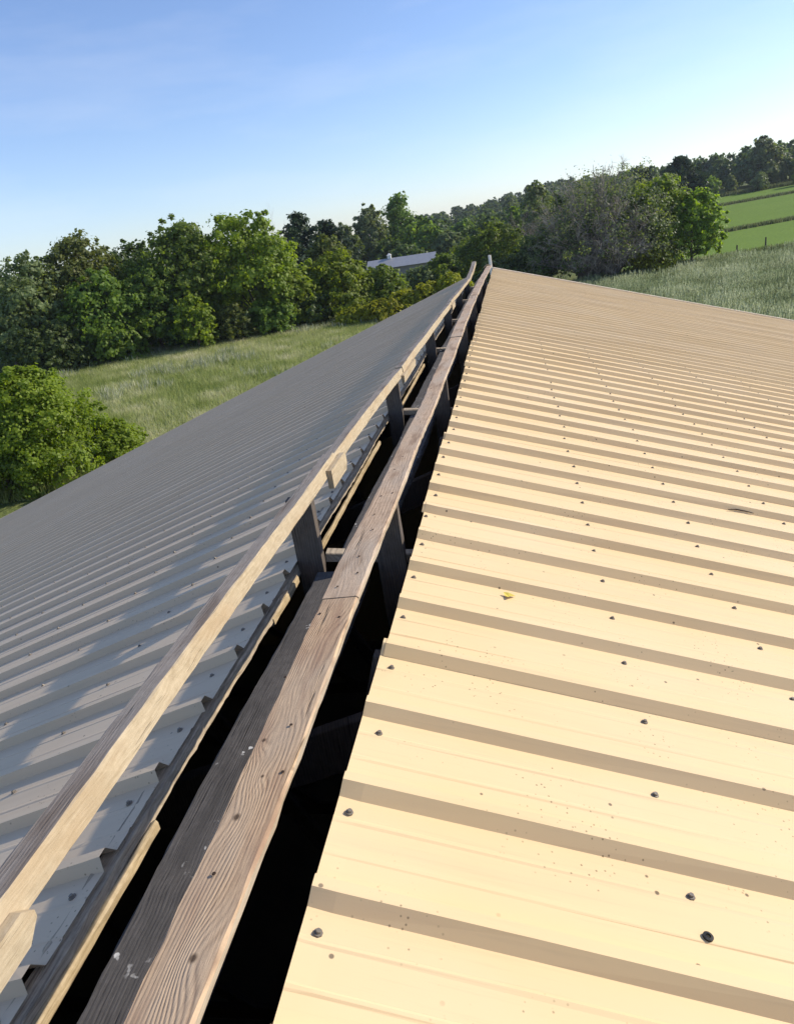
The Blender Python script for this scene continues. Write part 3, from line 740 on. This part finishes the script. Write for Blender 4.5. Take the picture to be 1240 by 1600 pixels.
# middle: trees between the roof tip and the dead willow
tree('broadleaf_tree', 'rounded dark green tree just above the tip of the roof', -1.7, 111, 8.3, 10.5, 'mid', 61, n=7500, base=.0)
tree('broadleaf_tree', 'low green tree left of the tree above the roof tip', -6.2, 124, 6.5, 8, 'bright', 62, n=5000, base=.0)
tree('round_bush', 'shady bush between the tree above the roof tip and the dead willow', 3.2, 101, 5.2, 7, 'dark', 63, n=4500, base=.0, cat='bush')
tree('round_bush', 'low bush right behind the upright white board', -1.2, 100, 3.8, 6.5, 'dark', 64, n=4200, base=.0, cat='bush')
for i_, (x_, y_, h_, w_, lab) in enumerate([(-12.6, 222, 9, 12, 'mid-distance tree above the bush right of the grey roof'), (-4.5, 212, 9.0, 13, 'mid-distance tree straight above the roof tip'),
        (2.5, 202, 10.4, 12.5, 'mid-distance tree left of the dead willow'), (11, 192, 12.8, 13, 'mid-distance tree rising behind the left side of the dead willow'), (-20, 235, 9, 13, 'mid-distance tree behind the lower rounded poplar')]):
    tree('broadleaf_tree', lab, x_, y_, h_, w_, ['mid', 'dark', 'mid', 'dark', 'far'][i_], 66+i_, size=.62, n=4200, base=.0, group='trees in the middle distance')
tree('poplar_tree', 'narrow poplar top rising left of the dead willow', 6.6, 166, 14.7, 8, 'silver', 72, size=.5, n=4500, base=.1)
bt = empty('bare_tree', (2.4, 113, 0)); tag(bt, 'bare grey tree left of the big dead willow', 'tree', 'trees round the meadow')
bv, bf = tube_soup(bare_branches(9.6, 8.5, 73, 5, 4, .0, .15, False), 3); mesh('branches', bv, bf, M_DEADBARK).parent = bt
# the big half dead willow
wl = empty('dead_willow', (11.0, 98.5, 0)); tag(wl, 'big half-dead willow, a wide dome of bare grey-brown twigs', 'tree', 'trees round the meadow')
rw = random.Random(75); LIMB, TWIG = [], []
for i_ in range(230):
    a_ = rw.uniform(0, 6.283); el_ = math.asin(rw.uniform(.10, 1.0)); k_ = min(rw.uniform(.72, 1.0)*(1+.06*math.sin(3*a_)+.05*math.sin(5*a_+1)), .99)
    tip = Vector((math.cos(a_)*math.cos(el_)*10.6*k_, math.sin(a_)*math.cos(el_)*9.0*k_, 1.2 + math.sin(el_)*12.6*k_))
    st = Vector((rw.gauss(0, .9), rw.gauss(0, .9), .1)); mid = st.lerp(tip, .5) + Vector((0, 0, 1.3*math.cos(el_)))
    pts = []
    for j_ in range(7):
        u_ = j_/6; q_ = st*(1-u_)**2 + mid*2*u_*(1-u_) + tip*u_*u_
        pts.append(q_ + Vector((rw.gauss(0, .12), rw.gauss(0, .12), rw.gauss(0, .12)))*(1 if 0 < j_ else 0))
    r_ = rw.uniform(.05, .12) if i_ > 14 else rw.uniform(.16, .26)
    LIMB.append((pts, [r_*(1-.85*j_/6) + .008 for j_ in range(7)]))
    ax = (tip-st).normalized()
    for j_ in range(15):
        u_ = rw.uniform(.30, 1.0); b_ = st*(1-u_)**2 + mid*2*u_*(1-u_) + tip*u_*u_
        d_ = (ax*.7 + Vector((rw.gauss(0, .6), rw.gauss(0, .6), rw.gauss(.05, .5)))).normalized(); L_ = rw.uniform(.7, 2.1)*(1.15-.5*u_)
        e_ = b_ + d_*L_ + Vector((0, 0, -.10*L_)); TWIG.append(([b_, b_.lerp(e_, .5) + Vector((0, 0, .10*L_)), e_], [.026, .019, .009]))
        for m_ in range(3):
            f0 = b_.lerp(e_, rw.uniform(.3, .95)); d2 = (d_*.6 + Vector((rw.gauss(0, .6), rw.gauss(0, .6), rw.gauss(0, .6)))).normalized()
            TWIG.append(([f0, f0 + d2*rw.uniform(.3, .9)], [.016, .008]))
bv, bf = tube_soup(LIMB, 4); mesh('limbs', bv, bf, M_DEADBARK).parent = wl
bv, bf = tube_soup(TWIG, 3); tag(mesh('twigs', bv, bf, flat_mat('willow_twigs', (.32, .27, .215), (.46, .40, .325), 1.2, .9, .1)), kind='stuff').parent = wl
V_, t_ = crown([(0, 0, 5.2, 8.8, 7.6, 5.2), (-5, -3, 3, 4.5, 4, 3), (4.5, -2, 4, 4.5, 4.5, 4), (1.5, 1, 8.8, 7, 6, 3.6)], 9500, .19, 76, 60)
poly_mesh('crown', V_, 4, LM['silver'], None, t_).parent = wl
V_, t_ = crown([(0, 1.0, 3.2, 8.6, 6.0, 3.6), (1, 2, 6.5, 6.5, 5, 3.4)], 6500, .30, 77, 40)
poly_mesh('inner_foliage', V_, 4, LM['dark'], None, t_).parent = wl
tree('broadleaf_tree', 'bright green tree growing out of the right side of the dead willow', 18.2, 101.5, 10.8, 10.0, 'bright', 78, n=7500, base=.05)
tree('broadleaf_tree', 'small upright bright green tree at the edge of the hay field', 22.6, 100.5, 8.5, 7.2, 'bright', 79, n=6500, base=.06, size=.30)
tree('round_bush', 'light yellow-green low bush under the right side of the dead willow', 17.2, 98.0, 2.6, 5, 'yellow', 80, n=2400, base=.0, cat='bush', size=.26)
# yellow shrubs past the gable
for i_, (x_, y_, h_, w_, lab) in enumerate([(-14.0, 81, 2.4, 4.4, 'leftmost yellow-green shrub past the roof edge'), (-11.6, 83, 3.0, 4.4, 'second yellow-green shrub from the left past the roof edge'),
        (-9.0, 83.5, 3.4, 4.6, 'third yellow-green shrub, just left of the roof tip'), (-6.3, 84, 4.0, 4.4, 'tallest yellow-green shrub beside the roof tip'), (-17.0, 82, 1.9, 4, 'low yellow-green shrub at the meadow end')]):
    tree('yellow_shrub', lab, x_, y_, h_, w_, 'yellow', 85+i_, size=.24, n=3400, base=.0, group='yellow-green shrubs past the roof edge', cat='shrub', trunk_r=.04)
# near maple and its shrub, left of the barn
tree('young_maple', 'near yellow-green maple with a pale trunk left of the barn roof', -22.0, 30.2, 5.6, 5.4, 'bright', 91, size=.115, n=21000, base=.06, clumps=40, trunk_r=.10)
tree('leafy_shrub', 'low leafy shrub growing out right of the near maple', -19.9, 33.0, 2.3, 2.9, 'bright', 92, size=.11, n=5500, base=.0, cat='shrub', trunk_r=.04)
tree('leafy_shrub', 'leafy growth at the left edge beside the near maple', -23.4, 29.0, 3.0, 4.4, 'mid', 93, size=.12, n=8000, base=.0, cat='shrub', trunk_r=.06)
# right: far edge of the hay fields
pine('pine_tree', 'broad dark pine above the right side of the dead willow', 43, 206, 14.6, 13, 101, n=6500, size=.6, group='trees along the far field edge')
pine('pine_tree', 'smaller dark pine left of the broad dark pine on the right', 35.5, 214, 13.2, 10, 102, n=5000, size=.6, group='trees along the far field edge')
tree('broadleaf_tree', 'tall loose-topped tree highest on the right skyline', 87.6, 288, 15.6, 13.5, 'silver', 103, size=.75, n=5000, base=.0, group='trees along the far field edge')
for i_, (x_, y_, h_, w_, lab, mt_) in enumerate([(66.0, 272, 6.2, 7.5, 'small light green round tree at the top of the hay field', 'bright'), (72.5, 272, 5.8, 4.0, 'narrow small tree right of the light green round tree', 'silver'),
        (80, 268, 5.2, 6.5, 'low bushy tree at the far field edge, right', 'silver'), (90, 262, 4.6, 7, 'low bush at the far field edge by the right border', 'mid')]):
    tree('field_edge_tree', lab, x_, y_, h_, w_, mt_, 105+i_, size=.5, n=2200, base=.0, group='trees along the far field edge')
# --- distant woods that read as one mass
def wood(name, label, spots, seed, size, n_each):
    rng = NR(seed); Vs, Ts = [], []
    for k, (x_, y_, h_, w_) in enumerate(spots):
        z_ = float(T(x_, y_)); lb = rand_lobes(w_, h_, seed*97+k, n=6, base=.0, spire=.2)
        V_, t_ = crown(lb, n_each, size, seed*131+k, 12); V_ = V_ + np.array([x_, y_, z_]); Vs.append(V_); Ts.append(np.clip(t_*.6 + rng.uniform(0, .4), 0, 1))
    o = poly_mesh(name, np.concatenate(Vs), 4, LM['far'], None, np.concatenate(Ts)); tag(o, label, 'wood', kind='stuff'); return o
rgw = random.Random(8); sp = []
for k in range(105):
    u_ = rgw.random(); x_ = 38 + 120*u_; y_ = 300 - 22*u_ + rgw.uniform(-4, 46); sp.append((x_, y_, rgw.uniform(10.0, 13.5), rgw.uniform(9, 14)))
wood('ridge_wood', 'dark wood along the ridge above the hay fields on the right', sp, 3, .9, 900)
sp = []
for k in range(150):
    x_ = rgw.uniform(-70, 130); y_ = rgw.uniform(380, 720); sp.append((x_, y_, rgw.uniform(10, 14), rgw.uniform(11, 17)))
wood('hill_wood', 'wooded hill on the horizon above the roof tip', sp, 4, 1.4, 520)
sp = []
for k in range(60):
    x_ = rgw.uniform(-130, 45); y_ = rgw.uniform(235, 330); sp.append((x_, y_, rgw.uniform(8, 11.0), rgw.uniform(11, 15)))
wood('valley_wood', 'dark wood in the valley beyond the distant barn', sp, 5, 1.0, 650)
sp = []
for k in range(60):
    x_ = rgw.uniform(-150, -58); y_ = rgw.uniform(95, 190); sp.append((x_, y_, rgw.uniform(9, 11.5), rgw.uniform(10, 14)))
wood('left_wood', 'wood continuing behind the left tree line', sp, 6, .8, 700)

# --- the distant barn
db = empty('distant_barn', (-23.2, 168, 0)); tag(db, 'distant low barn with a pale grey metal roof among the trees', 'barn')
M_GREYROOF = flat_mat('grey_metal_roof', (.30, .30, .30), (.40, .40, .40), 1.2, .45, .4, .3, .1)
M_OLDWALL = flat_mat('old_grey_wall', (.22, .20, .18), (.34, .31, .28), 1.5, .9, .2)
def dbp(name, v_, f_, mt_): o = mesh(name, v_, f_, mt_); o.parent = db; return o
v_, f_ = box_vf(-7.2, 7.2, -3.6, 2.6, 0, 2.45); dbp('wall', v_, f_, M_OLDWALL)
for i in range(12):
    x0 = -7.6 + i*1.268; j = .012*(i % 2)
    V = [(x0, -4.2, 2.35+j), (x0+1.262, -4.2, 2.35+j), (x0+1.262, 0, 4.15+j), (x0, 0, 4.15+j)]
    V += [(a, b, c-.06) for a, b, c in V]
    F = [(0, 1, 2, 3), (7, 6, 5, 4), (0, 4, 5, 1), (1, 5, 6, 2), (2, 6, 7, 3), (3, 7, 4, 0)]
    dbp('roof_sheet', V, F, M_GREYROOF)
V = [(-7.6, 3.2, 2.72), (7.6, 3.2, 2.72), (7.6, .01, 4.15), (-7.6, .01, 4.15)]; V += [(a, b, c-.06) for a, b, c in V]
dbp('back_roof', V, [(3, 2, 1, 0), (4, 5, 6, 7), (0, 1, 5, 4), (1, 2, 6, 5), (2, 3, 7, 6), (3, 0, 4, 7)], M_GREYROOF)
v_, f_ = box_vf(-3.1, -2.3, -.4, .4, 4.0, 4.75); cu = dbp('cupola', v_, f_, M_TRIM)
v_ = [(-3.25, -.55, 4.75), (-2.15, -.55, 4.75), (-2.15, .55, 4.75), (-3.25, .55, 4.75), (-2.7, 0, 5.25)]
cr_ = mesh('cupola_roof', v_, [(3, 2, 1, 0), (0, 1, 4), (1, 2, 4), (2, 3, 4), (3, 0, 4)], M_TRIM); cr_.parent = cu
db.rotation_euler = (0, 0, R(2))

# --- grass, sage and field edges
def blades(name, label, P, h, wdt, seed, mat, cat='grass', lean=.35, per=1, tint=None):
    rng = NR(seed); P = np.repeat(P, per, 0); n = len(P); tint = None if tint is None else np.repeat(tint, per)
    P = P + np.concatenate([rng.normal(0, .09, (n, 2)), np.zeros((n, 1))], 1)
    hh = h*rng.uniform(.55, 1.25, n); a = rng.uniform(0, 6.283, n); d = np.stack([np.cos(a), np.sin(a), 0*a], 1)
    tip = P + np.stack([rng.normal(0, lean, n)*hh, rng.normal(0, lean, n)*hh, hh], 1); w2 = (wdt*rng.uniform(.6, 1.4, n))[:, None]
    V = np.stack([P - d*w2, P + d*w2, tip], 1)
    tn = np.clip((rng.uniform(0, 1, n) if tint is None else tint*.75 + rng.uniform(0, .35, n)), 0, 1)
    o = poly_mesh(name, V, 3, mat, None, tn); tag(o, label, cat, kind='stuff'); return o

def vnoise(x, y, sc_, seed):
    rng = NR(seed); v = 0
    for k in range(5):
        a = rng.uniform(0, 6.283); f_ = sc_*(1.6**k); ph = rng.uniform(0, 6.283, 2)
        v = v + np.sin((x*math.cos(a)+y*math.sin(a))*f_+ph[0])*np.cos((-x*math.sin(a)+y*math.cos(a))*f_*.8+ph[1])/(1.25**k)
    return v
def grass_mat(name, c1, c2, c3, tr=.3):
    t = NT(name); a = t.n('ShaderNodeAttribute', attribute_name='tint').outputs['Fac']
    c = t.ramp(a, [(0.05, c1), (.5, c2), (.95, c3)])
    p = t.bsdf(c, .7, .2); tl = t.n('ShaderNodeBsdfTranslucent'); t.l(c, tl.inputs[0])
    ms = t.n('ShaderNodeMixShader'); ms.inputs[0].default_value = tr; t.l(p, ms.inputs[1]); t.l(tl.outputs[0], ms.inputs[2])
    return t.done(ms.outputs[0])
def scatter(n, poly, seed):
    rng = NR(seed); (a, b, c, d) = [np.array(p, float) for p in poly]
    u_ = rng.uniform(0, 1, n)[:, None]; v_ = rng.uniform(0, 1, n)[:, None]
    p = (a*(1-u_)+b*u_)*(1-v_) + (d*(1-u_)+c*u_)*v_
    return np.concatenate([p, T(p[:, 0], p[:, 1])[:, None]], 1)
M_MEADOW = grass_mat('meadow_grass', (.20, .26, .055), (.38, .42, .14), (.68, .64, .40), .5)
P = scatter(52000, [(-32, 26), (-1, 34), (2, 92), (-62, 86)], 201)
tt = np.clip(.42 + .17*vnoise(P[:, 0], P[:, 1], .16, 5) + .20*vnoise(P[:, 0], P[:, 1], .75, 15), 0, 1)
blades('meadow_grass', 'rough meadow of tall grass left of the barn', P, .62, .035, 202, M_MEADOW, per=5, tint=tt)
# pale flowering clumps in the meadow
P = scatter(5200, [(-40, 42), (-8, 50), (-6, 86), (-52, 82)], 203); k_ = vnoise(P[:, 0], P[:, 1], .22, 6) > .75; P = P[k_]
blades('pale_weeds', 'pale silvery weeds flowering in patches across the meadow', P, .85, .06, 204, grass_mat('pale_weed', (.24, .28, .14), (.38, .40, .24), (.54, .53, .38)), 'weeds', .22, 6)
# sage-green weeds right of the barn
def plants(name, label, P, h, seed, mat, per=10):
    rng = NR(seed); n = len(P); cl_ = vnoise(P[:, 0], P[:, 1], .55, 19); hh = h*rng.uniform(.6, 1.2, n)*np.clip(1+.28*cl_, .45, 1.6)
    tl_ = rng.normal(0, .12, (n, 2)); pt = np.clip(.5 + .16*vnoise(P[:, 0], P[:, 1], .2, 9) + .20*cl_ + rng.uniform(-.25, .25, n), 0, 1)
    Vs, Ts = [], []
    for k in range(per):
        t_ = rng.uniform(.12, 1.0, n); a = rng.uniform(0, 6.283, n); out = .20*(1.08-t_)*rng.uniform(.6, 1.5, n)
        b0 = P + np.stack([tl_[:, 0]*hh*t_, tl_[:, 1]*hh*t_, hh*t_*.86], 1)
        d = np.stack([np.cos(a), np.sin(a), np.zeros(n)], 1); s_ = np.stack([-np.sin(a), np.cos(a), np.zeros(n)], 1)
        tip = b0 + d*out[:, None] + np.stack([0*a, 0*a, hh*.20], 1)
        Vs.append(np.stack([b0 - s_*.032, b0 + s_*.032, tip], 1)); Ts.append(np.clip(pt*.8 + t_*.25 - .1, 0, 1))
    o = poly_mesh(name, np.concatenate(Vs), 3, mat, None, np.concatenate(Ts)); tag(o, label, 'weeds', kind='stuff'); return o
M_SAGE = grass_mat('sage_weeds', (.16, .215, .085), (.35, .40, .21), (.56, .59, .38), .48)
P = scatter(42000, [(4, 40), (40, 30), (62, 112), (8, 98)], 211)
P = P[P[:, 1] < 99.5 + (P[:, 0]-16)*.40]
plants('sage_weeds', 'field of tall grey-green weeds behind the right roof edge', P, .80, 212, M_SAGE, 12)
def rowline(p0, p1, n, wid, seed):
    rng = NR(seed); u_ = rng.uniform(0, 1, n)[:, None]; p = np.array(p0)*(1-u_) + np.array(p1)*u_ + rng.normal(0, wid, (n, 2))
    return np.concatenate([p, T(p[:, 0], p[:, 1])[:, None]], 1)
M_ROW = grass_mat('fence_row_grass', (.055, .085, .022), (.13, .17, .05), (.30, .30, .14), .4)
for (a_, b_, lab, sd_, hh_) in [((14, 100), (110, 130), 'unmown grass strip along the near fence of the hay field', 221, .7), ((18, 148), (117, 184), 'dark unmown strip between the two lower hay fields', 222, .7), ((28, 227.5), (136, 242.5), 'unmown strip below the topmost hay field', 223, .75), ((46, 269), (150, 270), 'brown weedy strip below the ridge wood', 224, 1.3)]:
    blades('fence_row', lab, rowline(a_, b_, 5200, .7, sd_), hh_, .09, sd_+20, M_ROW, 'grass strip', .25, 2)
M_FPOST = flat_mat('fence_post_wood', (.05, .045, .04), (.10, .09, .08), 5, .9, .1)
for i_, (x_, y_, h_, lab) in enumerate([(34.0, 110.0, 1.5, 'dark wooden fence post standing at the near edge of the hay field, left'), (39.5, 111.6, 1.6, 'thin dark fence post near the right border of the hay field'), (30.0, 108.6, 1.1, 'short fence post nearest to the small upright green tree')]):
    v_, f_ = tube_soup([([(0, 0, 0), (.02, 0, h_*.5), (.03, .01, h_)], [.11, .10, .09])], 6)
    f_.append(tuple(range(len(v_)-6, len(v_))))
    fp = mesh('fence_post', v_, f_, M_FPOST); fp.location = (x_, y_, float(T(x_, y_))); tag(fp, lab, 'fence post', 'fence posts of the hay field')

# ---------------------------------------------------------------- haze
v_, f_ = box_vf(-1600, 1600, -700, 2000, -1.2, 48)
hz = mesh('haze', v_, f_, M_TRIM); hz.data.materials.clear()
hm = bpy.data.materials.new('haze_air'); hm.use_nodes = True; ht = hm.node_tree; ht.nodes.clear()
ho = ht.nodes.new('ShaderNodeOutputMaterial'); hv = ht.nodes.new('ShaderNodeVolumePrincipled')
hv.inputs['Color'].default_value = (.80, .90, 1.0, 1); hv.inputs['Density'].default_value = .00014; hv.inputs['Anisotropy'].default_value = .3
ht.links.new(hv.outputs[0], ho.inputs['Volume']); hz.data.materials.append(hm); tag(hz, 'thin bluish summer haze over the whole landscape', 'haze', kind='stuff')
